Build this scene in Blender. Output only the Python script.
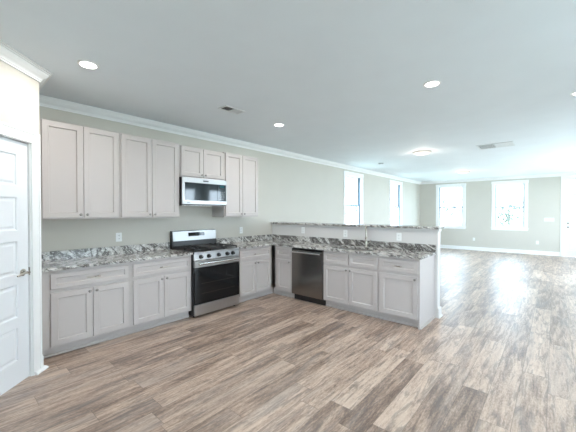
import bpy, bmesh, math, random
from mathutils import Vector, Matrix

for o in list(bpy.data.objects):
    bpy.data.objects.remove(o, do_unlink=True)
SC = bpy.context.scene
COL = SC.collection
random.seed(4)
PI = math.pi
RX, YF, YB, H, T = 6.3, 12.93, -4.0, 2.768, 0.15     # right wall x, far wall y, back wall y, ceiling height

# ------------------------------------------------------------ camera
cam = bpy.data.cameras.new('camera')
cam_o = bpy.data.objects.new('camera', cam); COL.objects.link(cam_o)
cam_o.location = (4.400, -0.799, 1.465)
cam_o.rotation_euler = (PI/2 - 0.01154, 0, 0.71465)
cam.sensor_fit = 'HORIZONTAL'; cam.sensor_width = 36.0
cam.lens = 307.375/576*36.0
cam.clip_start = 0.02; cam.clip_end = 200
SC.camera = cam_o

# ------------------------------------------------------------ daylight and exposure
world = bpy.data.worlds.new('sky'); SC.world = world
world.use_nodes = True
wn = world.node_tree.nodes; wl = world.node_tree.links; wn.clear()
tc = wn.new('ShaderNodeTexCoord'); sep = wn.new('ShaderNodeSeparateXYZ'); wl.new(tc.outputs['Generated'], sep.inputs[0])
rmp = wn.new('ShaderNodeValToRGB'); wl.new(sep.outputs['Z'], rmp.inputs[0])
rmp.color_ramp.elements[0].position = 0.0; rmp.color_ramp.elements[0].color = (0.71, 0.85, 1.0, 1)
rmp.color_ramp.elements[1].position = 0.7; rmp.color_ramp.elements[1].color = (0.56, 0.78, 1.0, 1)
bg = wn.new('ShaderNodeBackground'); bg.inputs['Strength'].default_value = 15
wl.new(rmp.outputs[0], bg.inputs['Color'])
wo = wn.new('ShaderNodeOutputWorld'); wl.new(bg.outputs[0], wo.inputs[0])
SC.view_settings.view_transform = 'Standard'
SC.view_settings.look = 'None'
SC.view_settings.gamma = 1.0
SC.view_settings.exposure = 0.03
SC.view_settings.use_curve_mapping = False
DOWNLIGHT_W = 14.5
FLUSH_W = 6
DAY_R = [3.2, 5, 5, 13, 13]      # radiance of the lamp panels in the unseen right wall windows
FILL_B = 0.3  # weak fill from the added back window

def portal(loc, rot, sx, sy):
    l = bpy.data.lights.new('window_daylight', 'AREA'); l.shape = 'RECTANGLE'; l.size = sx; l.size_y = sy
    l.energy = 1.0
    l.cycles.is_portal = True
    o = bpy.data.objects.new('window_daylight', l); COL.objects.link(o); o.location = loc; o.rotation_euler = rot
# portals aim daylight sampling at the window openings (they add no light)
WIN_L = [(6.70, 7.645), (9.80, 10.80)]              # left wall openings in y
WIN_F = [(0.75, 1.665), (2.70, 3.60)]               # far wall openings in x
WZ = (0.90, 2.52)
WIN_R = [(1.3, 2.5), (4.95, 5.55), (6.05, 6.75), (7.9, 9.1), (10.2, 11.4)]      # right wall, unseen; second and third inferred, rest added for light
WRZ = (0.45, 2.36)
WIN_B = [(3.4, 5.6)]                                # unseen back wall window, added for fill light
zc, zh = (WZ[0]+WZ[1])/2, WZ[1]-WZ[0]
rc, rh = (WRZ[0]+WRZ[1])/2, WRZ[1]-WRZ[0]
for a, b in WIN_L: portal((-0.13, (a+b)/2, zc), (0, -PI/2, 0), zh, b-a)
for a, b in WIN_F: portal(((a+b)/2, YF+0.13, zc), (-PI/2, 0, 0), b-a, zh)
def daylight(loc, rot, sx, sy, radiance):
    # lamp panel across an unseen window opening, added in place of sky light
    l = bpy.data.lights.new('window_daylight', 'AREA'); l.shape = 'RECTANGLE'; l.size = sx; l.size_y = sy
    l.energy = radiance*PI*sx*sy; l.color = DAY_COL
    o = bpy.data.objects.new('window_daylight', l); COL.objects.link(o); o.location = loc; o.rotation_euler = rot
DAY_COL = (0.86, 0.94, 1.0)
for (a, b), L in zip(WIN_R, DAY_R): daylight((RX+T+0.002, (a+b)/2, rc), (0, PI/2, 0), rh, b-a, L)
for a, b in WIN_B: daylight(((a+b)/2, YB-T-0.002, rc), (PI/2, 0, 0), b-a, rh, FILL_B)

# ------------------------------------------------------------ materials
def srgb(r, g, b):
    f = lambda c: (c/255/12.92) if c/255 <= 0.04045 else ((c/255+0.055)/1.055)**2.4
    return (f(r), f(g), f(b), 1)

class NT:
    def __init__(s, name):
        s.m = bpy.data.materials.new(name); s.m.use_nodes = True
        s.t = s.m.node_tree; s.t.nodes.clear()
        s.out = s.t.nodes.new('ShaderNodeOutputMaterial')
    def n(s, typ, **kw):
        nd = s.t.nodes.new(typ)
        for k, v in kw.items():
            if k.startswith('p_'): setattr(nd, k[2:], v)
        return nd
    def l(s, a, b): s.t.links.new(a, b)
    def val(s, sock, v):
        if hasattr(v, 'is_output') or hasattr(v, 'links'): s.l(v, sock)
        else: sock.default_value = v
    def math(s, op, a, b=0.0, c=None):
        nd = s.t.nodes.new('ShaderNodeMath'); nd.operation = op
        s.val(nd.inputs[0], a); s.val(nd.inputs[1], b)
        if c is not None: s.val(nd.inputs[2], c)
        return nd.outputs[0]
    def coord(s, scale=(1, 1, 1), rot=(0, 0, 0), loc=(0, 0, 0)):
        tc = s.n('ShaderNodeTexCoord'); mp = s.n('ShaderNodeMapping')
        mp.inputs['Scale'].default_value = scale; mp.inputs['Rotation'].default_value = rot; mp.inputs['Location'].default_value = loc
        s.l(tc.outputs['Object'], mp.inputs['Vector']); return mp.outputs[0]
    def noise(s, vec, scale, detail=3, rough=0.5, dist=0.0):
        nd = s.n('ShaderNodeTexNoise'); s.l(vec, nd.inputs['Vector'])
        nd.inputs['Scale'].default_value = scale; nd.inputs['Detail'].default_value = detail
        nd.inputs['Roughness'].default_value = rough; nd.inputs['Distortion'].default_value = dist
        return nd.outputs[0]
    def ramp(s, fac, stops):
        nd = s.n('ShaderNodeValToRGB'); s.l(fac, nd.inputs[0]); cr = nd.color_ramp
        while len(cr.elements) < len(stops): cr.elements.new(0.5)
        for e, (p, c) in zip(cr.elements, stops): e.position = p; e.color = c if len(c) == 4 else (*c, 1)
        return nd.outputs[0]
    def mix(s, fac, a, b, mode='MIX'):
        nd = s.n('ShaderNodeMix'); nd.data_type = 'RGBA'; nd.blend_type = mode
        s.val(nd.inputs[0], fac); s.val(nd.inputs[6], a); s.val(nd.inputs[7], b); return nd.outputs[2]
    def bsdf(s, color, rough=0.5, metal=0.0, spec=0.5, bump=None, bstr=0.1, bdist=0.01, **kw):
        b = s.n('ShaderNodeBsdfPrincipled')
        s.val(b.inputs['Base Color'], color); s.val(b.inputs['Roughness'], rough); s.val(b.inputs['Metallic'], metal)
        s.val(b.inputs['Specular IOR Level'], spec)
        if bump is not None:
            bp = s.n('ShaderNodeBump'); bp.inputs['Strength'].default_value = bstr; bp.inputs['Distance'].default_value = bdist
            s.l(bump, bp.inputs['Height']); s.l(bp.outputs[0], b.inputs['Normal'])
        s.l(b.outputs[0], s.out.inputs[0]); return b

def paint(name, col, rough=0.55, var=0.015, spec=0.4, bump=True):
    t = NT(name); v = t.coord()
    n = t.noise(v, 2.5, 2)
    c2 = tuple(max(0, x*(1-var*4)) for x in col[:3])+(1,)
    c = t.mix(n, col, c2)
    bm_ = t.noise(v, 160, 2)
    t.bsdf(c, rough, spec=spec, bump=bm_ if bump else None, bstr=0.04, bdist=0.002)
    return t.m

def metal(name, col, rough=0.3, stretch=(2, 2, 160), amt=0.08):
    t = NT(name); v = t.coord(stretch); n = t.noise(v, 3, 3)
    r = t.math('MULTIPLY_ADD', n, amt, rough-amt/2)
    t.bsdf(col, r, metal=1.0, bump=n, bstr=0.03, bdist=0.001)
    return t.m

def plain(name, col, rough=0.4, spec=0.5, metal_=0.0):
    t = NT(name); v = t.coord(); n = t.noise(v, 40, 2)
    r = t.math('MULTIPLY_ADD', n, 0.06, rough-0.03)
    t.bsdf(col, r, metal=metal_, spec=spec); return t.m

M = {}
M['wall'] = paint('wall_paint', (0.59, 0.565, 0.505, 1), 0.6)
M['wall_white'] = paint('half_wall_paint', (0.66, 0.64, 0.62, 1), 0.6)
M['ceiling'] = paint('ceiling_paint', (0.79, 0.835, 0.87, 1), 0.7)
M['trim'] = paint('trim_paint', (0.87, 0.875, 0.87, 1), 0.35, 0.008, bump=False)
M['door'] = paint('door_paint', (0.80, 0.82, 0.84, 1), 0.35, 0.008, bump=False)
M['cab'] = paint('cabinet_paint', (0.515, 0.472, 0.452, 1), 0.4, 0.01, bump=False)
M['endp'] = M['cab']
M['steel'] = metal('brushed_stainless', (0.42, 0.42, 0.42, 1), 0.33)
M['steel_h'] = metal('brushed_stainless_handle', (0.72, 0.72, 0.71, 1), 0.2)
M['steel_dk'] = metal('dark_stainless', (0.25, 0.235, 0.22, 1), 0.22, (160, 2, 2))
M['nickel'] = metal('satin_nickel', (0.50, 0.46, 0.40, 1), 0.28, (5, 5, 5))
M['knobm'] = metal('dark_nickel', (0.30, 0.28, 0.26, 1), 0.3, (5, 5, 5))
M['black'] = plain('black_enamel', (0.012, 0.012, 0.013, 1), 0.3)
M['iron'] = plain('cast_iron', (0.02, 0.02, 0.021, 1), 0.55)
M['glassblk'] = plain('black_glass', (0.005, 0.006, 0.007, 1), 0.06, 0.35)
M['mwglass'] = plain('microwave_glass', (0.02, 0.03, 0.036, 1), 0.06, 0.5)
M['plastic'] = plain('white_plastic', (0.82, 0.83, 0.82, 1), 0.35)
M['slot'] = plain('dark_slot', (0.05, 0.05, 0.05, 1), 0.6)
M['vent'] = plain('vent_enamel', (0.72, 0.74, 0.75, 1), 0.45)
M['ventdk'] = plain('vent_shadow_grey', (0.10, 0.10, 0.105, 1), 0.7)
M['sky_tint'] = plain('jamb_liner_vinyl', (0.13, 0.20, 0.26, 1), 0.5)  # blue skylight tone of jambs and meeting rails, put into the colour
M['bark'] = plain('bark', (0.34, 0.30, 0.26, 1), 0.9)

def emis(name, col, st):
    t = NT(name); e = t.n('ShaderNodeEmission'); e.inputs[0].default_value = col; e.inputs[1].default_value = st
    t.l(e.outputs[0], t.out.inputs[0]); return t.m
M['lens'] = emis('lamp_lens', (1, 0.97, 0.92, 1), 12)
M['lens_warm'] = emis('flush_lamp_lens', (1, 0.96, 0.92, 1), 1.1)
M['led'] = emis('clock_digits', (0.15, 0.5, 0.6, 1), 0.25)

def glass():
    t = NT('window_glass'); tr = t.n('ShaderNodeBsdfTransparent'); tr.inputs[0].default_value = (0.96, 0.98, 0.98, 1)
    gl = t.n('ShaderNodeBsdfGlossy'); gl.inputs['Roughness'].default_value = 0.02
    lw = t.n('ShaderNodeLayerWeight'); lw.inputs['Blend'].default_value = 0.5
    fr = t.math('MULTIPLY_ADD', t.math('POWER', lw.outputs['Facing'], 5.0), 0.9, 0.03)
    mx = t.n('ShaderNodeMixShader'); t.l(fr, mx.inputs[0]); t.l(tr.outputs[0], mx.inputs[1]); t.l(gl.outputs[0], mx.inputs[2])
    t.l(mx.outputs[0], t.out.inputs[0]); return t.m
M['glass'] = glass()

def floor_mat():
    t = NT('plank_floor'); tc = t.n('ShaderNodeTexCoord'); sp = t.n('ShaderNodeSeparateXYZ'); t.l(tc.outputs['Object'], sp.inputs[0])
    W, L = 0.182, 1.25
    xr = t.math('DIVIDE', sp.outputs[0], W); row = t.math('FLOOR', xr); fx = t.math('FRACT', xr)
    wn1 = t.n('ShaderNodeTexWhiteNoise', p_noise_dimensions='1D'); t.l(row, wn1.inputs['W'])
    yr = t.math('ADD', t.math('DIVIDE', sp.outputs[1], L), t.math('MULTIPLY', wn1.outputs['Value'], 7.3))
    pl = t.math('FLOOR', yr); fy = t.math('FRACT', yr)
    cid = t.n('ShaderNodeCombineXYZ'); t.l(row, cid.inputs[0]); t.l(pl, cid.inputs[1])
    wn2 = t.n('ShaderNodeTexWhiteNoise', p_noise_dimensions='2D'); t.l(cid.outputs[0], wn2.inputs['Vector'])
    pr = wn2.outputs['Value']
    # grain coordinates, shifted per plank
    gx = t.math('ADD', sp.outputs[0], t.math('MULTIPLY', pr, 13.0)); gy = t.math('MULTIPLY', sp.outputs[1], 0.10)
    gz = t.math('MULTIPLY', pr, 50.0)
    gv = t.n('ShaderNodeCombineXYZ'); t.l(gx, gv.inputs[0]); t.l(gy, gv.inputs[1]); t.l(gz, gv.inputs[2])
    g1 = t.noise(gv.outputs[0], 34, 4, 0.6, 0.6)
    g2 = t.noise(gv.outputs[0], 9, 3, 0.55, 1.2)
    gv2 = t.n('ShaderNodeCombineXYZ'); t.l(gx, gv2.inputs[0]); t.l(t.math('MULTIPLY', sp.outputs[1], 0.3), gv2.inputs[1]); t.l(gz, gv2.inputs[2])
    g3 = t.noise(gv2.outputs[0], 110, 2, 0.6)
    g4 = t.noise(gv2.outputs[0], 3.2, 3, 0.6, 0.8)
    gv3 = t.n('ShaderNodeCombineXYZ'); t.l(gx, gv3.inputs[0]); t.l(t.math('MULTIPLY', sp.outputs[1], 0.12), gv3.inputs[1]); t.l(gz, gv3.inputs[2])
    g5 = t.noise(gv3.outputs[0], 20, 6, 0.74, 0.9)
    streak = t.ramp(g5, [(0.36, (1, 1, 1)), (0.44, (0.6, 0.6, 0.6)), (0.49, (0, 0, 0))])
    g6 = t.noise(gv3.outputs[0], 5, 2, 0.5, 1.0)
    f = t.math('ADD', t.math('MULTIPLY', pr, 0.20), t.math('MULTIPLY', g1, 0.70))
    f = t.math('ADD', f, t.math('MULTIPLY', g2, 0.45))
    f = t.math('ADD', f, t.math('MULTIPLY', g3, 0.40))
    f = t.math('ADD', f, t.math('MULTIPLY', g4, 0.40))
    f = t.math('SUBTRACT', f, 0.57)
    c = t.ramp(f, [(0.22, (0.12, 0.078, 0.058)), (0.38, (0.26, 0.180, 0.136)), (0.50, (0.42, 0.305, 0.235)), (0.64, (0.55, 0.42, 0.33)), (0.84, (0.66, 0.54, 0.44))])
    c = t.mix(t.math('MULTIPLY', streak, 0.62), c, t.mix(g6, (0.10, 0.070, 0.055, 1), (0.13, 0.12, 0.125, 1)))
    c = t.mix(t.ramp(g6, [(0.52, (0, 0, 0)), (0.72, (0.35, 0.35, 0.35))]), c, (0.26, 0.235, 0.225, 1))
    # joints
    ex = t.math('MINIMUM', fx, t.math('SUBTRACT', 1.0, fx)); ey = t.math('MINIMUM', fy, t.math('SUBTRACT', 1.0, fy))
    jx = t.math('LESS_THAN', ex, 0.010); jy = t.math('LESS_THAN', ey, 0.0016)
    j = t.math('MAXIMUM', jx, jy)
    c = t.mix(t.math('MULTIPLY', j, 0.5), c, (0.06, 0.042, 0.034, 1))
    h = t.math('SUBTRACT', t.math('MULTIPLY', g3, 0.25), j)
    r = t.math('MULTIPLY_ADD', g1, 0.12, 0.33)
    t.bsdf(c, r, spec=0.9, bump=h, bstr=0.25, bdist=0.0015)
    return t.m
M['floor'] = floor_mat()

def granite_mat(name, dark=0.0, seed=0):
    t = NT(name); v = t.coord((1, 1, 1), (0.62, -0.55, 0.0), (seed*3, seed, seed))
    n0 = t.noise(v, 2.2, 4, 0.6)
    # stretched, warped veins
    mp = t.n('ShaderNodeMapping'); mp.inputs['Scale'].default_value = (1.0, 1.0, 3.6); t.l(v, mp.inputs['Vector'])
    wv = t.noise(mp.outputs[0], 2.0, 7, 0.66, 1.3)
    vein = t.math('ABSOLUTE', t.math('SUBTRACT', wv, 0.5))
    wv2 = t.noise(mp.outputs[0], 5.5, 6, 0.68, 1.0)
    vein2 = t.math('ABSOLUTE', t.math('SUBTRACT', wv2, 0.5))
    sp = t.noise(v, 75, 3, 0.7); sp2 = t.noise(v, 28, 3, 0.7, 0.8)
    base = t.ramp(sp2, [(0.32, (0.30, 0.29, 0.27)), (0.44, (0.60, 0.59, 0.56)), (0.58, (0.80, 0.79, 0.77))])
    base = t.mix(t.ramp(n0, [(0.45, (0, 0, 0)), (0.62, (0.6, 0.6, 0.6))]), base, (0.50, 0.47, 0.43, 1))
    mask = t.ramp(vein, [(0.0, (1, 1, 1)), (0.022+dark*0.045, (0.75, 0.75, 0.75)), (0.060+dark*0.06, (0, 0, 0))])
    msk2 = t.ramp(vein2, [(0.0, (0.8, 0.8, 0.8)), (0.012+dark*0.03, (0.4, 0.4, 0.4)), (0.035+dark*0.04, (0, 0, 0))])
    dk = t.ramp(sp, [(0.38, (0.03, 0.028, 0.028)), (0.55, (0.11, 0.10, 0.09)), (0.68, (0.35, 0.33, 0.31))])
    c = t.mix(mask, base, dk); c = t.mix(t.math('MULTIPLY', msk2, 0.75), c, dk)
    c = t.mix(t.ramp(sp, [(0.60, (0, 0, 0)), (0.66, (0.7, 0.7, 0.7))]), c, (0.80, 0.79, 0.76, 1))
    c = t.mix(t.ramp(sp, [(0.33, (0.8, 0.8, 0.8)), (0.39, (0, 0, 0))]), c, (0.05, 0.045, 0.04, 1))
    t.bsdf(c, 0.16, spec=0.5)
    return t.m
M['granite'] = granite_mat('granite')
M['granite_dk'] = granite_mat('granite_veined', 0.5, 1.7)

def leaf_mat(name, a, b):
    t = NT(name); v = t.coord(); n = t.noise(v, 3, 3)
    t.bsdf(t.mix(n, a, b), 0.6); return t.m
M['leaf'] = leaf_mat('foliage', (0.03, 0.06, 0.03, 1), (0.08, 0.11, 0.06, 1))
M['leaf2'] = leaf_mat('foliage_pale', (0.07, 0.10, 0.07, 1), (0.14, 0.15, 0.12, 1))
def grass_mat():
    t = NT('lawn'); v = t.coord(); n = t.noise(v, 1.5, 6, 0.7)
    t.bsdf(t.mix(n, (0.42, 0.46, 0.34, 1), (0.62, 0.60, 0.52, 1)), 0.9); return t.m  # grass colour lightened so the ground bounces light up to the ceiling
M['grass'] = grass_mat()

# ------------------------------------------------------------ mesh helpers
class MB:
    """collects shapes into one mesh"""
    def __init__(s): s.bm = bmesh.new()
    def poly(s, vs, faces):
        v = [s.bm.verts.new(p) for p in vs]
        for f in faces:
            try: s.bm.faces.new([v[i] for i in f])
            except ValueError: pass
        return s
    def box(s, x0, x1, y0, y1, z0, z1, bev=0.0):
        r = bmesh.ops.create_cube(s.bm, size=1.0)
        vs = r['verts']
        for v in vs:
            v.co = Vector(((x0+x1)/2+v.co.x*(x1-x0), (y0+y1)/2+v.co.y*(y1-y0), (z0+z1)/2+v.co.z*(z1-z0)))
        if bev > 0:
            es = list({e for v in vs for e in v.link_edges})
            bmesh.ops.bevel(s.bm, geom=es, offset=bev, segments=2, affect='EDGES', profile=0.5)
        return s
    def rings(s, rings, cap0=True, cap1=True, closed=True):
        vr = [[s.bm.verts.new(p) for p in r] for r in rings]
        n = len(rings[0])
        for a, b in zip(vr[:-1], vr[1:]):
            for i in range(n if closed else n-1):
                j = (i+1) % n
                try: s.bm.faces.new((a[i], a[j], b[j], b[i]))
                except ValueError: pass
        if cap0: s.bm.faces.new(list(reversed(vr[0])))
        if cap1: s.bm.faces.new(vr[-1])
        return s
    def lathe(s, prof, c=(0, 0, 0), axis='z', n=20):
        """prof: (r, h) list along axis"""
        R = []
        for r, h in prof:
            ring = []
            for k in range(n):
                a = 2*PI*k/n; p, q = r*math.cos(a), r*math.sin(a)
                if axis == 'z': ring.append((c[0]+p, c[1]+q, c[2]+h))
                elif axis == 'y': ring.append((c[0]+p, c[1]+h, c[2]+q))
                else: ring.append((c[0]+h, c[1]+p, c[2]+q))
            R.append(ring)
        return s.rings(R)
    def tube(s, pts, r, n=10, rs=None):
        P = [Vector(p) for p in pts]; R = []
        up = None
        for i, p in enumerate(P):
            d = ((P[i+1]-p) if i < len(P)-1 else (p-P[i-1]))
            if 0 < i < len(P)-1: d = (P[i+1]-p).normalized()+(p-P[i-1]).normalized()
            d.normalize()
            if up is None: up = Vector((0, 0, 1)) if abs(d.z) < 0.9 else Vector((1, 0, 0))
            a = d.cross(up).normalized(); b = a.cross(d).normalized(); up = b
            rr = rs[i] if rs else r
            R.append([p+(a*math.cos(2*PI*k/n)+b*math.sin(2*PI*k/n))*rr for k in range(n)])
        return s.rings(R)
    def panel(s, x0, x1, z0, z1, yb, steps):
        """framed panel facing -y: back at yb, steps = (inset, y) from the rim in"""
        R = [[(x0, yb, z0), (x1, yb, z0), (x1, yb, z1), (x0, yb, z1)]]
        for ins, y in steps:
            R.append([(x0+ins, y, z0+ins), (x1-ins, y, z0+ins), (x1-ins, y, z1-ins), (x0+ins, y, z1-ins)])
        return s.rings(R)
    def build(s, name, mat, parent=None, smooth=False, label=None):
        bmesh.ops.recalc_face_normals(s.bm, faces=s.bm.faces)
        me = bpy.data.meshes.new(name); s.bm.to_mesh(me); s.bm.free()
        me.materials.append(mat)
        if smooth:
            me.polygons.foreach_set('use_smooth', [True]*len(me.polygons))
            try: me.set_sharp_from_angle(angle=math.radians(35))
            except Exception: pass
        o = bpy.data.objects.new(name, me); COL.objects.link(o)
        if parent: o.parent = parent
        if label: o['label'] = label
        return o

def thing(name, label, cat, loc=(0, 0, 0), rz=0, group=None, rot=None):
    o = bpy.data.objects.new(name, None); COL.objects.link(o); o.empty_display_size = 0.1
    o.location = loc; o.rotation_euler = rot if rot else (0, 0, rz)
    o['label'] = label; o['category'] = cat
    if group: o['group'] = group
    return o
def tag(o, label, cat, group=None):
    o['label'] = label; o['category'] = cat
    if group: o['group'] = group
    return o
def struct(o, label=None):
    o['kind'] = 'structure'
    if label: o['label'] = label
    return o
def copy_tree(o, parent=None):
    c = o.copy(); COL.objects.link(c)
    if parent: c.parent = parent
    for ch in list(o.children): copy_tree(ch, c)
    return c

def sweep(path, prof):
    """moulding swept along a wall path; room lies to the right of the walk; prof = (out, z) closed"""
    P = [Vector(p) for p in path]; m = MB(); R = []
    for i, p in enumerate(P):
        ns = []
        if i > 0: d = (p-P[i-1]).normalized(); ns.append(Vector((d.y, -d.x)))
        if i < len(P)-1: d = (P[i+1]-p).normalized(); ns.append(Vector((d.y, -d.x)))
        if len(ns) == 2:
            n = (ns[0]+ns[1]).normalized(); n = n/max(0.2, n.dot(ns[0]))
        else: n = ns[0]
        R.append([(p.x+n.x*o, p.y+n.y*o, z) for o, z in prof])
    return m.rings(R)

def wall_boxes(m, axis, a0, a1, t0, t1, z0, z1, holes):
    """wall along axis ('x' or 'y') from a0..a1, thickness t0..t1, holes (h0,h1,hz0,hz1)"""
    cuts = sorted({a0, a1, *[h[0] for h in holes], *[h[1] for h in holes]})
    def bx(u0, u1, w0, w1):
        if u1-u0 < 1e-4 or w1-w0 < 1e-4: return
        if axis == 'x': m.box(u0, u1, t0, t1, w0, w1)
        else: m.box(t0, t1, u0, u1, w0, w1)
    for u0, u1 in zip(cuts[:-1], cuts[1:]):
        hs = sorted([h for h in holes if h[0] <= u0+1e-5 and h[1] >= u1-1e-5], key=lambda h: h[2])
        z = z0
        for h in hs: bx(u0, u1, z, h[2]); z = h[3]
        bx(u0, u1, z, z1)
    return m

# ------------------------------------------------------------ room shell
T = 0.15
struct(MB().box(-T, RX+T, YB-T, YF+T, -0.06, 0).build('floor', M['floor']), 'grey brown wood plank floor')
struct(MB().box(-T, RX+T, YB-T, YF+T, H, H+0.08).build('ceiling', M['ceiling']), 'flat white ceiling')
m = MB(); wall_boxes(m, 'y', -0.27, YF, -T, 0, 0, H, [(a, b, *WZ) for a, b in WIN_L])
struct(m.build('wall_left', M['wall']), 'long greige wall behind the kitchen')
DX0, DX1, DZ = 4.64, 5.56, 2.14      # entry door opening
m = MB(); wall_boxes(m, 'x', -T, RX+T, YF, YF+T, 0, H, [(a, b, *WZ) for a, b in WIN_F]+[(DX0, DX1, 0, 2.58)])
struct(m.build('wall_far', M['wall']), 'far greige wall with two windows')
m = MB(); wall_boxes(m, 'y', YB, YF, RX, RX+T, 0, H, [(a, b, *WRZ) for a, b in WIN_R])
struct(m.build('wall_right', M['wall']))
m = MB(); wall_boxes(m, 'x', 2.14, RX+T, YB-T, YB, 0, H, [(a, b, *WRZ) for a, b in WIN_B])
struct(m.build('wall_back', M['wall']))

# corner pantry: a return wall, the 45 degree door wall, a side wall
P0 = Vector((0.79, -0.15)); D45 = Vector((1, -1)).normalized(); N45 = Vector((1, 1)).normalized()
P1 = P0+D45*1.91
TH = 0.12
def w45(s, o): q = P0+D45*s+N45*o; return (q.x, q.y)
def prism(m, pts, z0, z1):
    m.rings([[(x, y, z0) for x, y in pts], [(x, y, z1) for x, y in pts]]); return m
OS0, OS1, OZ = 0.112, 0.905, 2.088
m = MB()
inn = (P0.x-TH*0.414-0.0, P0.y-TH)      # inner mitre
prism(m, [(0, -0.15), (0, -0.15-TH), inn, (P0.x, P0.y)], 0, H)
prism(m, [(P0.x, P0.y), inn, w45(OS0, -TH), w45(OS0, 0)], 0, H)
prism(m, [w45(OS1, 0), w45(OS1, -TH), w45(1.91, -TH), w45(1.91, 0)], 0, H)
prism(m, [w45(OS0, 0), w45(OS0, -TH), w45(OS1, -TH), w45(OS1, 0)], OZ, H)
m.box(P1.x-TH*0.7, P1.x, YB-T, P1.y, 0, H)
struct(m.build('wall_pantry', M['wall']), 'angled pantry wall holding a white door')

# crown moulding and baseboards
crown = [(0, 2.668), (0.012, 2.668), (0.014, 2.682), (0.020, 2.684), (0.021, 2.692), (0.030, 2.702), (0.048, 2.714), (0.064, 2.730), (0.070, 2.744), (0.080, 2.745), (0.082, 2.754), (0.095, 2.755), (0.096, H-0.001), (0, H-0.001)]
path = [(P1.x, YB), (P1.x, P1.y), (P0.x, P0.y), (0, -0.15), (0, YF), (RX, YF), (RX, YB)]
path_c = [(P1.x+1e-4, YB)] + path[1:]
struct(sweep(path_c, crown).build('trim_1', M['trim']), 'white crown moulding along the ceiling')
base = [(0, 0), (0.028, 0), (0.028, 0.012), (0.016, 0.024), (0.015, 0.115), (0.010, 0.125), (0.008, 0.135), (0, 0.135)]
struct(sweep([(0, 3.90), (0, YF), (DX0-0.10, YF)], base).build('baseboard_left', M['trim']), 'white baseboard under the windows')
struct(sweep([(DX1+0.10, YF), (RX, YF), (RX, YB), (2.16, YB)], base).build('baseboard_right', M['trim']))
shoe = [(0, 0), (0.046, 0), (0.044, 0.012), (0.034, 0.024), (0, 0.026)]
m = sweep([(P0.x-0.002, P0.y), (0.68, -0.15)], base)
m.rings([[(x, y, z) for x, y in (w45(-0.030, -0.02), w45(-0.030, 0.040), w45(0.108, 0.040), w45(0.108, 0.0))] for z in (0, 0.012)] +
        [[(x, y, 0.028) for x, y in (w45(-0.018, -0.02), w45(-0.018, 0.026), w45(0.108, 0.026), w45(0.108, 0.0))]])
struct(m.build('baseboard_pantry', M['trim']))
struct(sweep([(P1.x, YB), (P1.x, P1.y), w45(OS1+0.10, 0)], base).build('baseboard_side', M['trim']))

# peninsula half wall
HWY0, HWY1, HWX, HWZ = 3.770, 3.890, 3.165, 1.232
m = MB().box(0, HWX, HWY0, HWY1, 0, HWZ)
struct(m.build('wall_peninsula', M['wall_white']), 'low half wall carrying the raised bar')
m = MB().box(HWX, HWX+0.018, HWY0-0.005, HWY1+0.005, 0, HWZ)
m.box(HWX, HWX+0.010, HWY0+0.0, HWY0+0.025, 0, HWZ, 0)
hb = [(0, 0), (0.030, 0), (0.030, 0.012), (0.018, 0.026), (0.017, 0.120), (0.010, 0.135), (0, 0.138)]
X = HWX+0.018
m.rings([[(x, y, z) for x, y, z in r] for r in (
    [(X+o, HWY0-0.012-0*o, z) for o, z in hb], [(X+o, HWY1+0.005+o, z) for o, z in hb])])
m.rings([[(X+o, HWY1+0.005+o, z) for o, z in hb], [(0.0, HWY1+o, z) for o, z in hb]])
struct(m.build('trim_2', M['wall_white']), 'white end board and baseboard of the half wall')
m = MB().box(0, HWX+0.012, HWY0-0.018, HWY0+0.001, HWZ-0.026, HWZ).box(HWX+0.018, HWX+0.032, HWY0-0.005, HWY1+0.004, HWZ-0.03, HWZ)
struct(m.build('trim_3', M['wall_white']), 'thin moulding under the raised bar')

# ------------------------------------------------------------ windows
def window(n, origin, rz, w, z0, z1, label=None, casing=True):
    """local: x along wall (0..w is the opening), -y into the room, wall 0..T deep"""
    c = 0.09
    m = MB()
    if casing:
        m.box(-c, 0.004, -0.02, 0, z0-0.0, z1+c, 0.003).box(w-0.004, w+c, -0.02, 0, z0, z1+c, 0.003).box(-c-0.01, w+c+0.01, -0.024, 0, z1-0.004, z1+c+0.006, 0.003)
        m.box(-c, w+c, -0.018, 0, z0-0.085, z0-0.02, 0.002)
    m.box(0, 0.018, 0, T, z0, z1).box(w-0.018, w, 0, T, z0, z1).box(0.018, w-0.018, 0, T, z1-0.018, z1).box(0.018, w-0.018, 0, T, z0, z0+0.018)
    fr = m.build('window_%d' % n, M['trim']); fr.location = origin; fr.rotation_euler = (0, 0, rz); struct(fr, label)
    if casing:
        MB().box(-c-0.02, w+c+0.02, -0.055, 0.02, z0-0.022, z0+0.004, 0.004).build('window_sill', M['trim'], fr)
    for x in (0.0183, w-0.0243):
        MB().box(x, x+0.006, 0.035, T-0.002, z0+0.02, z1-0.02).build('jamb_tint_strip', M['sky_tint'], fr, label='strip tinted blue for skylight on the jamb')  # added strip whose blue stands in for skylight on the jamb
    zm = (z0+z1)/2-0.045
    for nm, a, b, y in (('window_sash', z0+0.018, zm+0.02, 0.06), ('window_sash', zm-0.02, z1-0.018, 0.095)):
        s = MB(); x0, x1, k = 0.026, w-0.026, 0.040
        s.box(x0, x0+k, y, y+0.034, a, b, 0.002).box(x1-k, x1, y, y+0.034, a, b, 0.002)
        s.box(x0+k, x1-k, y, y+0.034, a, a+0.045, 0.002).box(x0+k, x1-k, y, y+0.034, b-0.040, b, 0.002)
        so = s.build('window_sash', M['trim'], fr)
        if y < 0.08: MB().box(x0+0.002, x1-0.002, y-0.006, y-0.0005, b-0.034, b-0.002).build('rail_tint_strip', M['sky_tint'], so, label='strip tinted for the backlit meeting rail')  # added strip; the rail's backlit blue grey is put into its colour
        MB().box(x0+k-0.004, x1-k+0.004, y+0.015, y+0.019, a+0.041, b-0.036).build('pane', M['glass'], so)
    return fr
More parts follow.
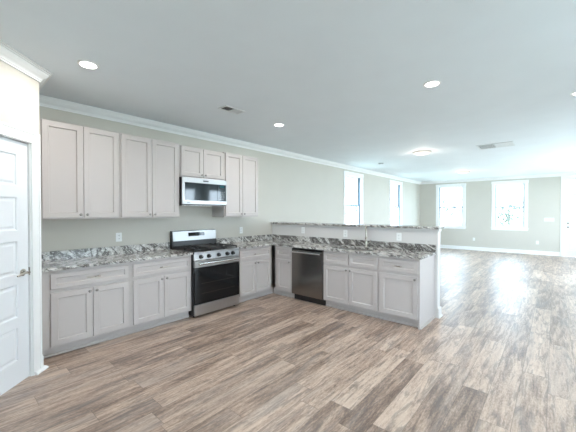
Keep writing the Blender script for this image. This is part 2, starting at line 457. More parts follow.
for i, (a, b) in enumerate(WIN_L):
    window(1+i, (0, a, 0), PI/2, b-a, *WZ, label=['tall white window in long wall nearer the kitchen', 'tall white window in long wall near the far corner'][i])
for i, (a, b) in enumerate(WIN_F):
    window(3+i, (a, YF, 0), 0, b-a, *WZ, label=['white window at left end of far wall', 'white window nearest the entry door'][i])
for i, (a, b) in enumerate(WIN_R):
    window(5+i, (RX, b, 0), -PI/2, b-a, *WRZ)  # unseen; nearest and two farthest were added for their light
for i, (a, b) in enumerate(WIN_B):
    window(5+len(WIN_R)+i, (b, YB, 0), PI, b-a, *WRZ)  # unseen window added along with its fill lamp

# ------------------------------------------------------------ doors
def panel_door(m, w, z0, z1, t, rects, y=0):
    """slab with sunk raised panels, front at y facing -y; rects = (x0,x1,z0,z1)"""
    xs = sorted({0, w, *[r[0] for r in rects], *[r[1] for r in rects]}); zs = sorted({z0, z1, *[r[2] for r in rects], *[r[3] for r in rects]})
    m.box(0, w, y+0.012, y+t, z0, z1)
    for i in range(len(xs)-1):
        for j in range(len(zs)-1):
            cx, cz = (xs[i]+xs[i+1])/2, (zs[j]+zs[j+1])/2
            if any(r[0] < cx < r[1] and r[2] < cz < r[3] for r in rects): continue
            m.box(xs[i], xs[i+1], y, y+0.013, zs[j], zs[j+1])
    for x0, x1, a, b in rects:
        R = [[(x0+i_, y+d, a+i_), (x1-i_, y+d, a+i_), (x1-i_, y+d, b-i_), (x0+i_, y+d, b-i_)] for i_, d in ((0, 0.0), (0.006, 0.002), (0.012, 0.011), (0.024, 0.011), (0.040, 0.005))]
        m.rings(R, cap0=False)
# local frame for the 45 degree door: origin at s=OS1 so that +x runs toward the corner, -y faces the room
ang = math.atan2(-D45.y, -D45.x)     # +x local = toward the corner (-D45)
o45 = w45(OS1, 0)
W45 = OS1-OS0
dl = thing('door_1', 'white five panel pantry door at left edge', 'door', (o45[0], o45[1], 0), ang)
del dl['category']; struct(dl)
dw = W45-0.030
m = MB()
rects = []
for a, b in ((0.215, 0.490), (0.575, 0.835), (0.885, 1.225), (1.315, 1.595), (1.700, 1.960)):
    pass
pz = [0.205, 0.485, 0.570, 0.838, 0.885, 1.222, 1.318, 1.597, 1.698, 1.960]
zz = [(0.200, 0.490), (0.570, 0.855), (0.935, 1.225), (1.310, 1.597), (1.690, 1.962)]
panel_door(m, dw, 0.008, OZ-0.020, 0.035, [(0.115, dw-0.115, a, b) for a, b in zz], y=0.014)
slab = m.build('door_panel', M['door'], dl); slab.location = (0.012, 0, 0)
m = MB()    # jamb and casing
m.box(-0.0, 0.010, -0.001, TH, 0, OZ).box(W45-0.012, W45, -0.001, TH, 0, OZ).box(0, W45, -0.001, TH, OZ-0.012, OZ)
m.box(W45-0.030, W45-0.010, 0.052, TH, 0, OZ).box(0.010, 0.022, 0.052, TH, 0, OZ).box(0.01, W45-0.01, 0.052, TH, OZ-0.03, OZ-0.010)
cw = 0.090
for x0, x1 in ((-cw, 0.006), (W45-0.006, W45+cw)):
    m.box(x0, x1, -0.016, 0, 0, OZ-0.006)
    e0 = x0 if x0 < 0 else x1-0.018
    m.box(e0, e0+0.018, -0.022, -0.01, 0, OZ+cw-0.018)
m.box(-cw, W45+cw, -0.016, 0, OZ-0.006, OZ+cw-0.018)
m.box(-cw, W45+cw, -0.022, -0.01, OZ+cw-0.018, OZ+cw, 0.002)
m.build('door_casing', M['trim'], dl)
# lever handle
hx, hz = 0.012+dw-0.065, 0.945
m = MB().lathe([(0.031, 0), (0.031, -0.006), (0.026, -0.011), (0.012, -0.014), (0.011, -0.045), (0.014, -0.052), (0.010, -0.058)], (hx, 0.014, hz), 'y', 24)
m.tube([(hx, -0.037, hz), (hx-0.03, -0.042, hz+0.004), (hx-0.07, -0.042, hz+0.001), (hx-0.105, -0.038, hz-0.008), (hx-0.12, -0.034, hz-0.012)], 0.008, 10, [0.011, 0.010, 0.009, 0.009, 0.007])
m.build('door_handle', M['nickel'], dl, True, 'satin nickel lever handle')
MB().box(W45-0.016, W45-0.010, 0.004, 0.045, hz-0.035, hz+0.035, 0.001).build('strike_plate', M['knobm'], dl)
# dark closet inside is closed by the slab; entry door
e = thing('door_2', 'white entry door at right end of far wall', 'door', (DX0, YF, 0)); del e['category']; struct(e)
w = DX1-DX0
m = MB(); panel_door(m, w-0.05, 0.01, DZ-0.03, 0.04, [(0.11, 0.39, 0.2, 0.85), (0.48, 0.76, 0.2, 0.85), (0.11, 0.39, 1.0, 1.95), (0.48, 0.76, 1.0, 1.95)], y=0.02)
s = m.build('door_panel', M['door'], e); s.location = (0.025, 0, 0)
m = MB()
m.box(0, 0.022, 0, T, 0, 2.58).box(w-0.022, w, 0, T, 0, 2.58).box(0, w, 0, T, 2.56, 2.58).box(0.022, w-0.022, 0, T, DZ-0.02, DZ+0.05)
m.box(-0.09, 0.004, -0.02, 0, 0, 2.575).box(w-0.004, w+0.09, -0.02, 0, 0, 2.575).box(-0.09, w+0.09, -0.021, 0, 2.5755, 2.668)
m.build('door_casing', M['trim'], e)
m = MB(); z0, z1 = DZ+0.05, 2.56
m.box(0.022, 0.062, 0.05, 0.09, z0, z1).box(w-0.062, w-0.022, 0.05, 0.09, z0, z1).box(0.062, w-0.062, 0.05, 0.09, z0, z0+0.04).box(0.062, w-0.062, 0.05, 0.09, z1-0.04, z1)
tr = m.build('transom', M['trim'], e); MB().box(0.06, w-0.06, 0.068, 0.072, z0+0.035, z1-0.035).build('pane', M['glass'], tr)
MB().lathe([(0.030, 0), (0.030, -0.008), (0.012, -0.012), (0.012, -0.03), (0.026, -0.04), (0.028, -0.055), (0.015, -0.068)], (0.095, 0.02, 0.975), 'y', 20).build('door_knob', M['knobm'], e, True, 'dark nickel round knob')
MB().lathe([(0.030, 0), (0.030, -0.012), (0.022, -0.020)], (0.095, 0.02, 1.105), 'y', 20).build('deadbolt', M['knobm'], e, True, 'dark nickel deadbolt')

# ------------------------------------------------------------ cabinets
CAB = M['cab']
def shaker(x0, x1, z0, z1, yf, rail=0.057, t=0.020):
    """recessed panel front; yf = y of carcass face, faces -y"""
    m = MB()
    m.box(x0+0.02, x1-0.02, yf-0.004, yf-0.0005, z0+0.02, z1-0.02)
    return m.panel(x0, x1, z0, z1, yf-0.004, [(0, yf-t+0.003), (0.003, yf-t), (rail, yf-t), (rail+0.004, yf-t+0.004), (rail+0.006, yf-t+0.013), (rail+0.008, yf-t+0.014)])
def knob(parent, x, z, y):
    return MB().lathe([(0.006, 0), (0.0055, -0.010), (0.008, -0.014), (0.0150, -0.019), (0.0155, -0.024), (0.012, -0.029), (0.005, -0.031)], (x, y, z), 'y', 16).build('knob', M['knobm'], parent, True, 'small dark nickel knob')
def pull(parent, x, z, y, L=0.13):
    m = MB()
    for s in (-1, 1):
        m.tube([(x+s*L*0.38, y, z), (x+s*L*0.38, y-0.027, z)], 0.0055, 10)
    m.tube([(x-L/2, y-0.026, z), (x-L*0.38, y-0.029, z), (x, y-0.031, z), (x+L*0.38, y-0.029, z), (x+L/2, y-0.026, z)], 0.006, 10)
    return m.build('pull', M['nickel'], parent, True, 'satin nickel bar pull')

def base_cab(label, loc, rz, w, doors, drawers, D=0.605, end=False, knobs=None, group=None, pulls=True, toe=0.075, tx=(0, 0), hollow=False):
    t = thing('base_cabinet', label, 'cabinet', loc, rz, group or 'grey base cabinets')
    if hollow:
        m = MB().box(0, w, -D, 0, 0.105, 0.66).box(0, w, -D, -D+0.02, 0.66, 0.883).box(0, 0.018, -D+0.02, 0, 0.66, 0.883).box(w-0.018, w, -D+0.02, 0, 0.66, 0.883)
    else:
        m = MB().box(0, w, -D, 0, 0.105, 0.883, 0.001)
    m.build('body', CAB, t)
    m = MB().box(-tx[0], (w if not end else w-0.002)+tx[1], -D+toe, -D+toe+0.02, 0, 0.105)
    m.box(-tx[0], w+tx[1], -D+toe-0.018, -D+toe, 0, 0.026, 0.005)
    m.build('toe_kick', CAB, t)
    if end:
        m = MB().box(w-0.018, w+0.002, -D-0.002, 0, 0.0, 0.883, 0.001)
        m.box(w+0.002, w+0.018, -D-0.006, 0, 0, 0.022, 0.005)
        m.build('end_panel', CAB, t)
    for x0, x1, side in doors:
        d = shaker(x0, x1, 0.121, 0.657, -D).build('door', CAB, t)
        kx = x1-0.030 if side == 'r' else x0+0.030
        knob(d, kx, 0.622, -D-0.020)
    for x0, x1 in drawers:
        d = shaker(x0, x1, 0.695, 0.849, -D, rail=0.042).build('drawer', CAB, t)
        if pulls: pull(d, (x0+x1)/2, 0.772, -D-0.0195)
    return t

YA0, YAB, YB1, YR0, YR1, YC1 = -0.148, 0.722, 1.530, 1.535, 2.325, 3.165
base_cab('grey base cabinet with drawer beside the angled pantry wall', (0.003, YA0, 0), PI/2, YAB-YA0,
         [(0.103, 0.470, 'r'), (0.476, 0.845, 'l')], [(0.103, 0.845)], group=None)
base_cab('grey base cabinet with drawer immediately left of the range', (0.003, YAB, 0), PI/2, YB1-YAB,
         [(0.028, 0.402, 'r'), (0.408, 0.784, 'l')], [(0.028, 0.784)])
base_cab('grey base cabinet with drawer immediately right of the range, by inner corner', (0.003, YR1+0.004, 0), PI/2, 3.118-YR1-0.004,
         [(0.052, 0.405, 'r'), (0.411, 0.762, 'l')], [(0.052, 0.762)], tx=(0, 0.119))
# peninsula units, facing -y
PY = 3.768
def pen(x): return (x, PY, 0)
base_cab('narrow grey base cabinet left of the dishwasher, in the corner', pen(0.668), 0, 0.387, [(0.041, 0.378, 'r')], [(0.041, 0.378)], tx=(0.114, 0))
base_cab('wide grey sink base cabinet with two false drawer fronts', pen(1.697), 0, 0.900,
         [(0.008, 0.443, 'r'), (0.449, 0.886, 'l')], [(0.008, 0.440), (0.452, 0.886)], pulls=False, hollow=True)
base_cab('grey base cabinet with one drawer and door at free end of peninsula', pen(2.598), 0, 0.540,
         [(0.020, 0.518, 'r')], [(0.020, 0.518)], end=True)

def wall_cab(label, loc, w, z0, z1, doors, D=0.33, group=None):
    t = thing('wall_cabinet', label, 'cabinet', loc, PI/2, group or 'wall cabinets')
    MB().box(0, w, -D, 0, z0-0.016, z1+0.010, 0.001).build('body', CAB, t)
    for x0, x1, side in doors:
        d = shaker(x0, x1, z0, z1, -D).build('door', CAB, t)
        knob(d, x1-0.030 if side == 'r' else x0+0.030, z0+0.035, -D-0.020)
    return t
UZ0, UZ1 = 1.406, 2.440
wall_cab('tall pale wall cabinet with two doors beside the pantry wall', (0.003, -0.148, 0), 0.858, UZ0, UZ1, [(0.093, 0.466, 'r'), (0.472, 0.844, 'l')])
wall_cab('tall pale wall cabinet with two doors left of the microwave', (0.003, 0.711, 0), 0.800, UZ0, UZ1, [(0.016, 0.395, 'r'), (0.401, 0.783, 'l')])
wall_cab('short pale wall cabinet directly above the microwave', (0.003, 1.512, 0), 0.790, 1.995, 2.425, [(0.018, 0.385, 'r'), (0.391, 0.772, 'l')])
wall_cab('tall pale wall cabinet with two doors right of the microwave', (0.003, 2.303, 0), 0.757, UZ0, UZ1, [(0.018, 0.373, 'r'), (0.379, 0.742, 'l')])

# ------------------------------------------------------------ granite
CZ0, CZ1 = 0.884, 0.914
m = MB().box(0.001, 0.648, -0.149, 1.532, CZ0, CZ1, 0.003)
c = m.build('countertop', M['granite'])
tag(c, 'straight grey granite countertop between pantry wall and range', 'countertop', 'granite countertops')
MB().box(0.001, 0.021, -0.149, 1.532, CZ1+0.0005, 1.016, 0.002).build('backsplash', M['granite'], c)
# L piece with sink cut-out
SX0, SX1, SY0, SY1 = 1.745, 2.430, 3.300, 3.640
XE, YFt = 3.163, 3.122
m = MB()
m.box(0.001, 0.648, 2.330, HWY0-0.001, CZ0, CZ1, 0)
m.box(0.648, SX0, YFt, HWY0-0.001, CZ0, CZ1).box(SX1, XE, YFt, HWY0-0.001, CZ0, CZ1)
m.box(SX0, SX1, YFt, SY0, CZ0, CZ1).box(SX0, SX1, SY1, HWY0-0.001, CZ0, CZ1)
bmesh.ops.remove_doubles(m.bm, verts=m.bm.verts, dist=1e-5)
c = m.build('countertop', M['granite'])
tag(c, 'L shaped grey granite countertop running from range along the peninsula', 'countertop', 'granite countertops')
m = MB().box(0.001, 0.021, 2.330, HWY0-0.001, CZ1+0.0005, 1.016, 0.002)
m.build('backsplash', M['granite'], c)
MB().box(0.0215, XE-0.005, HWY0-0.021, HWY0-0.001, CZ1+0.0005, 1.016, 0.002).build('backsplash', M['granite_dk'], c, label='heavily veined granite backsplash strip on the half wall')
# sink bowl under the cut-out
m = MB(); R = []
def rr(x0, x1, y0, y1, r, z, k=5):
    pts = []
    for cx, cy, a0 in ((x1-r, y1-r, 0), (x0+r, y1-r, 90), (x0+r, y0+r, 180), (x1-r, y0+r, 270)):
        for i in range(k+1):
            a = math.radians(a0+90*i/k); pts.append((cx+r*math.cos(a), cy+r*math.sin(a), z))
    return pts
e_ = 0.012
m.rings([rr(SX0-e_, SX1+e_, SY0-e_, SY1+e_, 0.04, 0.8835), rr(SX0-e_, SX1+e_, SY0-e_, SY1+e_, 0.04, 0.8800), rr(SX0+0.002, SX1-0.002, SY0+0.002, SY1-0.002, 0.03, 0.8800),
         rr(SX0+0.006, SX1-0.006, SY0+0.006, SY1-0.006, 0.04, 0.74), rr(SX0+0.03, SX1-0.03, SY0+0.03, SY1-0.03, 0.04, 0.70)], cap0=False)
# (bowl seen only through the cut-out)
s = m.build('sink', M['steel'], None, True); tag(s, 'stainless undermount sink bowl set in the peninsula countertop', 'sink')
# raised bar top
BZ0, BZ1 = 1.2325, 1.266
m = MB().box(0.001, 3.205, HWY0-0.048, HWY1+0.17, BZ0, BZ1, 0.004)
b = m.build('bar_top', M['granite']); tag(b, 'long raised granite bar top resting on the half wall', 'bar top')

# ------------------------------------------------------------ faucet
t = thing('faucet', 'tall brushed nickel gooseneck faucet behind the sink', 'faucet', (2.145, 3.690, CZ1+0.0005), 0.46)
MB().lathe([(0.027, 0), (0.027, 0.008), (0.020, 0.014), (0.019, 0.10), (0.016, 0.112), (0.0, 0.112)][:5], (0, 0, 0), 'z', 20).build('base', M['nickel'], t, True)
pts = [(0, 0, 0.10), (0, 0, 0.27)]
for i in range(1, 11):
    a = PI*i/10; pts.append((0, -0.075+0.075*math.cos(a), 0.27+0.075*math.sin(a)))
pts += [(0, -0.15, 0.23)]
MB().tube(pts, 0.0135, 12).build('spout', M['nickel'], t, True)
MB().lathe([(0.012, 0.235), (0.015, 0.225), (0.016, 0.15), (0.013, 0.135)], (0, -0.15, 0), 'z', 16).build('spray_head', M['nickel'], t, True)
m = MB().tube([(0.015, 0, 0.06), (0.040, 0, 0.06)], 0.013, 12); m.tube([(0.036, 0, 0.062), (0.060, -0.01, 0.085), (0.075, -0.02, 0.12)], 0.006, 10)
m.build('lever', M['nickel'], t, True)

# ------------------------------------------------------------ range
rg = thing('range', 'freestanding stainless gas range with black oven door', 'range', (0.012, YR0, 0), PI/2)
w = YR1-YR0; D = 0.640
MB().box(0.003, w-0.003, -D, 0, 0.028, 0.895, 0.003).build('body', M['black'], rg)
for x in (0.04, w-0.04):
    for y in (-D+0.05, -0.06):
        MB().lathe([(0.018, 0), (0.018, 0.012), (0.010, 0.014), (0.010, 0.03)], (x, y, 0), 'z', 12).build('foot', M['black'], rg)
ct = MB().box(0.001, w-0.001, -D-0.020, -0.055, 0.895, 0.916, 0.005).build('cooktop', M['black'], rg)
MB().box(0.001, w-0.001, -D-0.030, -D-0.018, 0.885, 0.917, 0.004).build('cooktop_rim', M['steel'], rg)
# backguard: black back with a stainless fascia
m = MB().rings([[(x, -0.085, 0.900), (x, -0.004, 0.900), (x, -0.004, 1.182), (x, -0.045, 1.182), (x, -0.060, 1.170), (x, -0.075, 1.02)] for x in (0.002, w-0.002)])
bgd = m.build('backguard', M['black'], rg)
def slant(z, o=0): # fascia plane
    f = (z-1.02)/(1.170-1.02); return -0.075+0.015*f-o
m = MB()
za, zb = 1.030, 1.176
for (x0, x1, a, b_, o, mat, nm) in ((0.010, w-0.010, za, zb, 0.0, 'steel', 'fascia'),):
    m.poly([(x0, slant(a, 0.006), a), (x1, slant(a, 0.006), a), (x1, slant(b_, 0.006), b_), (x0, slant(b_, 0.006), b_), (x0, slant(a)+0.01, a), (x1, slant(a)+0.01, a), (x1, slant(b_)+0.015, b_), (x0, slant(b_)+0.015, b_)],
           [(0, 1, 2, 3), (7, 6, 5, 4), (0, 4, 5, 1), (1, 5, 6, 2), (2, 6, 7, 3), (3, 7, 4, 0)])
fa = m.build('fascia', M['steel'], rg)
def slab_on(x0, x1, a, b_, o0, o1, name, mat, par):
    mm = MB().poly([(x0, slant(a, o1), a), (x1, slant(a, o1), a), (x1, slant(b_, o1), b_), (x0, slant(b_, o1), b_), (x0, slant(a, o0), a), (x1, slant(a, o0), a), (x1, slant(b_, o0), b_), (x0, slant(b_, o0), b_)],
                [(0, 1, 2, 3), (7, 6, 5, 4), (0, 4, 5, 1), (1, 5, 6, 2), (2, 6, 7, 3), (3, 7, 4, 0)])
    return mm.build(name, mat, par)
ds = slab_on(0.27, 0.56, 1.092, 1.150, 0.004, 0.008, 'display', M['glassblk'], fa)
mm = MB()
for cx in (0.395, 0.411, 0.432, 0.448):      # clock digits as small bars
    for dz in (0.0, 0.009, 0.018):
        mm.box(cx, cx+0.008, slant(1.12)-0.0095, slant(1.12)-0.0075, 1.112+dz, 1.1135+dz)
mm.build('clock', M['led'], ds)
# burners and grates
for bx, by, br in ((0.17, -0.20, 0.035), (0.17, -0.50, 0.045), (0.615, -0.20, 0.035), (0.615, -0.50, 0.048), (0.392, -0.35, 0.04)):
    MB().lathe([(br+0.012, 0.9165), (br+0.010, 0.924), (br, 0.926), (br, 0.934), (br-0.006, 0.938)], (bx, by, 0), 'z', 20).build('burner', M['iron'], rg, True)
def grate(x0, x1):
    m = MB(); y0, y1, z, r = -0.645, -0.085, 0.952, 0.006
    for a, b_ in (((x0, y0), (x1, y0)), ((x0, y1), (x1, y1)), ((x0, y0), (x0, y1)), ((x1, y0), (x1, y1)), ((x0, (y0+y1)/2), (x1, (y0+y1)/2))):
        m.box(min(a[0], b_[0])-r, max(a[0], b_[0])+r, min(a[1], b_[1])-r, max(a[1], b_[1])+r, z-0.008, z+0.006, 0.002)
    for fy in (0.25, 0.75):
        yy = y0+(y1-y0)*fy; xc = (x0+x1)/2
        for sx in (-1, 1): m.box(min(xc+sx*0.03, xc+sx*(x1-x0)/2), max(xc+sx*0.03, xc+sx*(x1-x0)/2), yy-0.005, yy+0.005, z-0.006, z+0.008, 0.002)
        m.box(xc-0.005, xc+0.005, yy-0.13, yy-0.035, z-0.006, z+0.008, 0.002).box(xc-0.005, xc+0.005, yy+0.035, yy+0.13, z-0.006, z+0.008, 0.002)
    for cx in (x0, x1):
        for cy in (y0, (y0+y1)/2, y1): m.box(cx-r, cx+r, cy-r, cy+r, 0.9165, z-0.006)
    return m.build('grate', M['iron'], rg)
grate(0.035, 0.270); grate(0.515, 0.750)
MB().box(0.290, 0.495, -0.640, -0.095, 0.9370, 0.9560, 0.004).box(0.30, 0.485, -0.63, -0.105, 0.9560, 0.9575).build('griddle', M['iron'], rg, label='flat black griddle plate in the middle of the cooktop')
# control panel: slanted stainless face with five knobs
yf = -D-0.022
m = MB().rings([[(x, -D+0.01, 0.800), (x, yf-0.006, 0.800), (x, yf, 0.806), (x, -D-0.014, 0.884), (x, -D+0.01, 0.884)] for x in (0.0, w)])
cp = m.build('control_panel', M['steel'], rg)
for kx in (0.105, 0.235, 0.405, 0.560, 0.665):
    k = MB().lathe([(0.030, 0.004), (0.030, -0.005), (0.024, -0.008), (0.023, -0.030), (0.020, -0.034)], (kx, yf, 0.846), 'y', 20).build('knob', M['black'], cp, True, 'black range knob')
    MB().box(kx-0.003, kx+0.003, yf-0.0365, yf-0.032, 0.848, 0.866).build('pointer', M['steel_h'], k)
# oven door
dy = -D-0.020
m = MB().box(0.002, w-0.002, dy-0.012, -D, 0.700, 0.792, 0.003)
od = m.build('oven_door', M['steel'], rg)
MB().box(0.002, w-0.002, dy-0.012, -D, 0.188, 0.699, 0.003).build('oven_glass', M['glassblk'], od)
m = MB().tube([(0.035, dy-0.055, 0.756), (w-0.035, dy-0.055, 0.756)], 0.0135, 14)
for x in (0.06, w-0.06): m.box(x-0.012, x+0.012, dy-0.052, dy-0.010, 0.747, 0.765, 0.003)
m.build('handle', M['steel_h'], od, True, 'stainless bar handle')
m = MB()
for z in (0.33, 0.47):
    m.box(0.10, w-0.10, dy-0.0126, dy-0.0119, z, z+0.002)
m.build('oven_rack', M['steel_dk'], od)
MB().box(0.002, w-0.002, dy-0.010, -D, 0.034, 0.180, 0.004).build('storage_drawer', M['steel'], rg, label='stainless bottom drawer')

# ------------------------------------------------------------ microwave
mw = thing('microwave', 'stainless over the range microwave with dark glass door', 'microwave', (0.003, 1.516, 0), PI/2)
w = 0.782; D = 0.375; z0, z1 = 1.572, 1.975
MB().box(0, w, -D, 0, z0, z1, 0.003).build('body', M['black'], mw)
m = MB()
yo = -D-0.026
m.box(0.0, w, yo, -D, z1-0.075, z1, 0.004).box(0.0, w, yo, -D, z0+0.014, z0+0.070, 0.004)
m.box(0.0, 0.040, yo, -D, z0+0.068, z1-0.073).box(w-0.012, w, yo, -D, z0+0.068, z1-0.073)
dr = m.build('door', M['steel'], mw)
MB().box(0.040, 0.605, yo+0.003, -D, z0+0.070, z1-0.075).build('window', M['mwglass'], dr)
MB().box(0.609, w-0.012, yo+0.002, -D, z0+0.070, z1-0.075).build('control_strip', M['mwglass'], mw, label='dark glass control strip')
m = MB()
for r in range(5):
    for c_ in range(3): MB().box(0.655+c_*0.034, 0.673+c_*0.034, yo+0.0012, yo+0.0022, z0+0.095+r*0.028, z0+0.101+r*0.028).build('touch_button', M['steel_dk'], mw)
MB().box(0.650, 0.735, yo+0.0010, yo+0.0021, z1-0.118, z1-0.088).build('display', M['led'], mw)
MB().box(0.345, 0.440, yo-0.0008, yo, z1-0.050, z1-0.028).build('badge', M['slot'], dr, label='small dark oblong badge')
MB().box(0.075, 0.125, yo-0.0008, yo, z0+0.036, z0+0.044).build('mark', M['slot'], dr)
MB().box(0.03, w-0.03, -D+0.03, -0.03, z0-0.006, z0-0.0002).build('grease_filter', M['steel_dk'], mw)

# ------------------------------------------------------------ dishwasher
dw_ = thing('dishwasher', 'stainless dishwasher between the corner and the sink base cabinet', 'dishwasher', (1.058, PY, 0), 0)
w = 0.636; D = 0.605
MB().box(0.004, w-0.004, -D+0.01, 0, 0.10, 0.880).build('body', M['black'], dw_)
MB().box(0.004, w-0.004, -D+0.055, -D+0.075, 0.0, 0.10).build('toe_kick', M['black'], dw_)
m = MB().box(0.008, w-0.008, -D-0.022, -D+0.01, 0.105, 0.868, 0.004)
dd = m.build('door', M['steel_dk'], dw_)
MB().box(0.010, w-0.010, -D-0.0228, -D-0.0215, 0.842, 0.866).build('control_strip', M['glassblk'], dd)
m = MB().tube([(0.035, -D-0.062, 0.812), (w-0.035, -D-0.062, 0.812)], 0.012, 12)
for x in (0.06, w-0.06): m.box(x-0.010, x+0.010, -D-0.060, -D-0.020, 0.804, 0.820, 0.003)
m.build('handle', M['steel_h'], dd, True, 'stainless bar handle')

# ------------------------------------------------------------ outlets and switches
def outlet(label, loc, rz, gang=1, kind='outlet', group=None):
    t = thing('wall_outlet' if kind == 'outlet' else 'light_switch', label, 'outlet' if kind == 'outlet' else 'switch', loc, rz, 'white wall outlets' if kind == 'outlet' else None)
    w = 0.075+0.046*(gang-1); h = 0.118
    MB().box(-w/2, w/2, -0.006, -0.0003, -h/2, h/2, 0.002).build('cover_plate', M['plastic'], t)
    for g in range(gang):
        cx = -w/2+0.0375+0.046*g
        if kind == 'outlet':
            for dz in (-0.022, 0.022):
                s = MB().box(cx-0.016, cx+0.016, -0.0085, -0.005, dz-0.014, dz+0.014, 0.001).build('socket', M['plastic'], t)
                m = MB().box(cx-0.008, cx-0.005, -0.0092, -0.0084, dz-0.003, dz+0.007).box(cx+0.005, cx+0.008, -0.0092, -0.0084, dz-0.003, dz+0.007).box(cx-0.002, cx+0.002, -0.0092, -0.0084, dz-0.010, dz-0.006)
                m.build('slots', M['slot'], s)
        else:
            MB().box(cx-0.016, cx+0.016, -0.010, -0.005, -0.032, 0.032, 0.002).build('rocker', M['plastic'], t)
    return t
outlet('white outlet on kitchen wall above left countertop', (0, 0.820, 1.135), PI/2)
outlet('white outlet on kitchen wall just right of the range', (0, 2.940, 1.135), PI/2)
outlet('white outlet on half wall nearest the inner corner', (0.815, HWY0, 1.130), 0)
outlet('white outlet on half wall just left of the faucet', (1.725, HWY0, 1.110), 0)
outlet('white outlet on half wall near free end of peninsula', (2.640, HWY0, 1.100), 0)
outlet('white low outlet on far wall between the two windows', (2.04, YF, 0.43), 0)
outlet('white low outlet on far wall between window and entry door', (3.955, YF, 0.42), 0)
outlet('white four gang switch plate on far wall beside entry door', (4.26, YF, 1.22), 0, 5, 'switch')

# ------------------------------------------------------------ ceiling fixtures
def downlight(label, x, y, r=0.085, group='recessed ceiling lights'):
    t = thing('recessed_light', label, 'ceiling light', (x, y, H), 0, group)
    n = 28
    MB().lathe([(r*0.80, -0.0005), (r*1.0, -0.0005), (r*1.0, -0.004), (r*0.80, -0.008), (r*0.75, -0.006)], (0, 0, 0), 'z', n).build('trim_ring', M['trim'], t, True)
    MB().lathe([(r*0.74, -0.004), (r*0.74, -0.0065), (r*0.60, -0.0075)], (0, 0, 0), 'z', n).build('lens', M['lens'], t, True, 'glowing lens')
    l = bpy.data.lights.new('downlight_glow', 'AREA'); l.shape = 'DISK'; l.size = r*1.5; l.energy = DOWNLIGHT_W; l.color = (1.0, 0.955, 0.91)
    lo = bpy.data.objects.new('downlight_glow', l); COL.objects.link(lo); lo.parent = t; lo.location = (0, 0, -0.012)
    return t
downlight('round recessed ceiling light nearest the pantry wall, top left', 1.285, 0.105)
downlight('round recessed ceiling light over the kitchen floor, beyond the small vent', 1.295, 2.578)
downlight('round recessed ceiling light in the middle of the open ceiling', 3.452, 2.518)
downlight('round recessed ceiling light cut by the right edge of the photo', 4.605, 3.815)
downlight('unseen round recessed ceiling light added above the top edge of the view', 3.45, 0.105)  # unseen fitting, added for the light it gives
def flush(label, x, y):
    t = thing('flush_light', label, 'ceiling light', (x, y, H), 0, 'flush ceiling lights in the living area')
    MB().lathe([(0.19, -0.0005), (0.19, -0.012), (0.175, -0.016)], (0, 0, 0), 'z', 32).build('pan', M['nickel'], t, True)
    MB().lathe([(0.17, -0.0165), (0.165, -0.035), (0.13, -0.055), (0.07, -0.068), (0.02, -0.071)], (0, 0, 0), 'z', 32).build('diffuser', M['lens_warm'], t, True)
    l = bpy.data.lights.new('flush_glow', 'POINT'); l.shadow_soft_size = 0.08; l.energy = FLUSH_W; l.color = (1.0, 0.90, 0.80)
    lo = bpy.data.objects.new('flush_glow', l); COL.objects.link(lo); lo.parent = t; lo.location = (0, 0, -0.17)
    return t
flush('shallow glowing flush ceiling light beyond the peninsula, nearer one', 2.234, 6.10)
flush('shallow glowing flush ceiling light close to the far wall', 2.18, 10.3)

def register(label, cx, cy, wx, wy, split='x', n=9, dark=M['ventdk'], flip=1):
    """two-way ceiling register"""
    t = thing('ceiling_vent', label, 'vent', (cx, cy, H), 0, 'ceiling vents')
    f = 0.022; m = MB(); z0, z1 = -0.010, -0.0005
    m.box(-wx/2, wx/2, -wy/2, -wy/2+f, z0, z1, 0.002).box(-wx/2, wx/2, wy/2-f, wy/2, z0, z1, 0.002)
    m.box(-wx/2, -wx/2+f, -wy/2+f, wy/2-f, z0, z1, 0.002).box(wx/2-f, wx/2, -wy/2+f, wy/2-f, z0, z1, 0.002)
    if split == 'x': m.box(-0.006, 0.006, -wy/2+f, wy/2-f, z0, z1)
    else: m.box(-wx/2+f, wx/2-f, -0.006, 0.006, z0, z1)
    m.build('frame', M['vent'], t)
    MB().box(-wx/2+f, wx/2-f, -wy/2+f, wy/2-f, -0.0022, -0.0006).build('backing', dark, t)
    L = (wx if split == 'x' else wy)/2-f
    for s in (-1, 1):
        m = MB(); fs = s*flip
        for i in range(n):
            u = s*(0.008+(i+0.5)*(L-0.008)/n); k = (L-0.008)/n*0.42
            for_ = [(u-k, z1-0.0018 if fs > 0 else z0+0.001), (u+k, z0+0.001 if fs > 0 else z1-0.0018)]
            (a, za_), (b_, zb_) = for_
            lo, hi = (-wy/2+f, wy/2-f) if split == 'x' else (-wx/2+f, wx/2-f)
            th = 0.0012
            P = [(a, za_), (b_, zb_), (b_, zb_+th), (a, za_+th)]
            if split == 'x': m.rings([[(p, q, z) for p, z in P] for q in (lo, hi)])
            else: m.rings([[(q, p, z) for p, z in P] for q in (lo, hi)])
        m.build('louvres', M['vent'], t)
    return t
register('small white ceiling vent with half its louvres dark, over kitchen', 1.300, 1.690, 0.17, 0.31, 'y')
register('large white ceiling vent over the open living space', 3.52, 6.36, 0.58, 0.46, 'x', 14, flip=-1)
t = thing('smoke_detector', 'small round grey disc on ceiling near the long wall', 'smoke detector', (0.93, 6.93, H), 0)
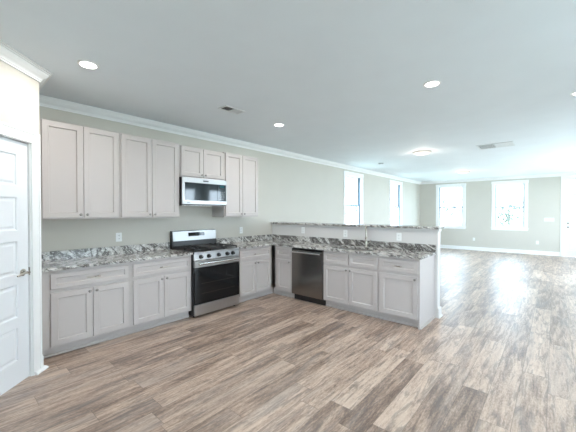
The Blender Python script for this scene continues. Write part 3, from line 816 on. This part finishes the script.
MB().lathe([(0.065, -0.0005), (0.065, -0.018), (0.050, -0.034), (0.020, -0.038)], (0, 0, 0), 'z', 24).build('housing', M['vent'], t, True)
MB().lathe([(0.067, -0.018), (0.067, -0.024), (0.058, -0.026)], (0, 0, 0), 'z', 24).build('vent_ring', M['slot'], t, True)

# ------------------------------------------------------------ outside
g = MB().box(-40, 45, -30, 60, -0.60, -0.402).build('lawn', M['grass']); g['kind'] = 'stuff'; tag(g, 'lawn outside the windows, colour lightened to bounce daylight', 'lawn')
def tree(label, x, y, h, r, mat, seed):
    rnd = random.Random(seed)
    t = thing('tree', label, 'tree', (x, y, -0.40), 0, 'trees outside the windows')
    MB().tube([(0, 0, 0), (0, 0, 0.3), (0.05, 0, h*0.3), (0, 0.05, h*0.6), (0.1, 0, h*0.9)], 0.1, 8, [0.13, 0.12, 0.10, 0.07, 0.03]).build('trunk', M['bark'], t, True)
    m = MB()
    cl = [(Vector((rnd.uniform(-1, 1)*r*0.7, rnd.uniform(-1, 1)*r*0.7, h*rnd.uniform(0.35, 0.95))), rnd.uniform(0.3, 0.6)*r) for _ in range(14)]
    for c, cr in cl:
        for _ in range(110):
            d = Vector((rnd.gauss(0, 1), rnd.gauss(0, 1), rnd.gauss(0, 1))).normalized()*cr*rnd.uniform(0.5, 1)
            p = c+d; a = Vector((rnd.gauss(0, 1), rnd.gauss(0, 1), rnd.gauss(0, 1))).normalized()
            b_ = a.cross(d).normalized()*0.045; a = a*0.08
            m.poly([p-a, p+b_, p+a, p-b_], [(0, 1, 2, 3)])
    m.build('crown', mat, t)
tree('leafy tree outside the tall window nearer the kitchen', -5.4, 16.6, 3.0, 1.7, M['leaf'], 3)
tree('leafy tree outside the tall window near the far corner', -4.6, 21.9, 3.0, 1.9, M['leaf'], 5)
tree('pale tree outside the left far window', -1.2, 24.5, 4.2, 1.6, M['leaf2'], 8)
tree('pale tree outside the far window nearest the entry door', 2.1, 24.0, 3.0, 1.7, M['leaf2'], 9)
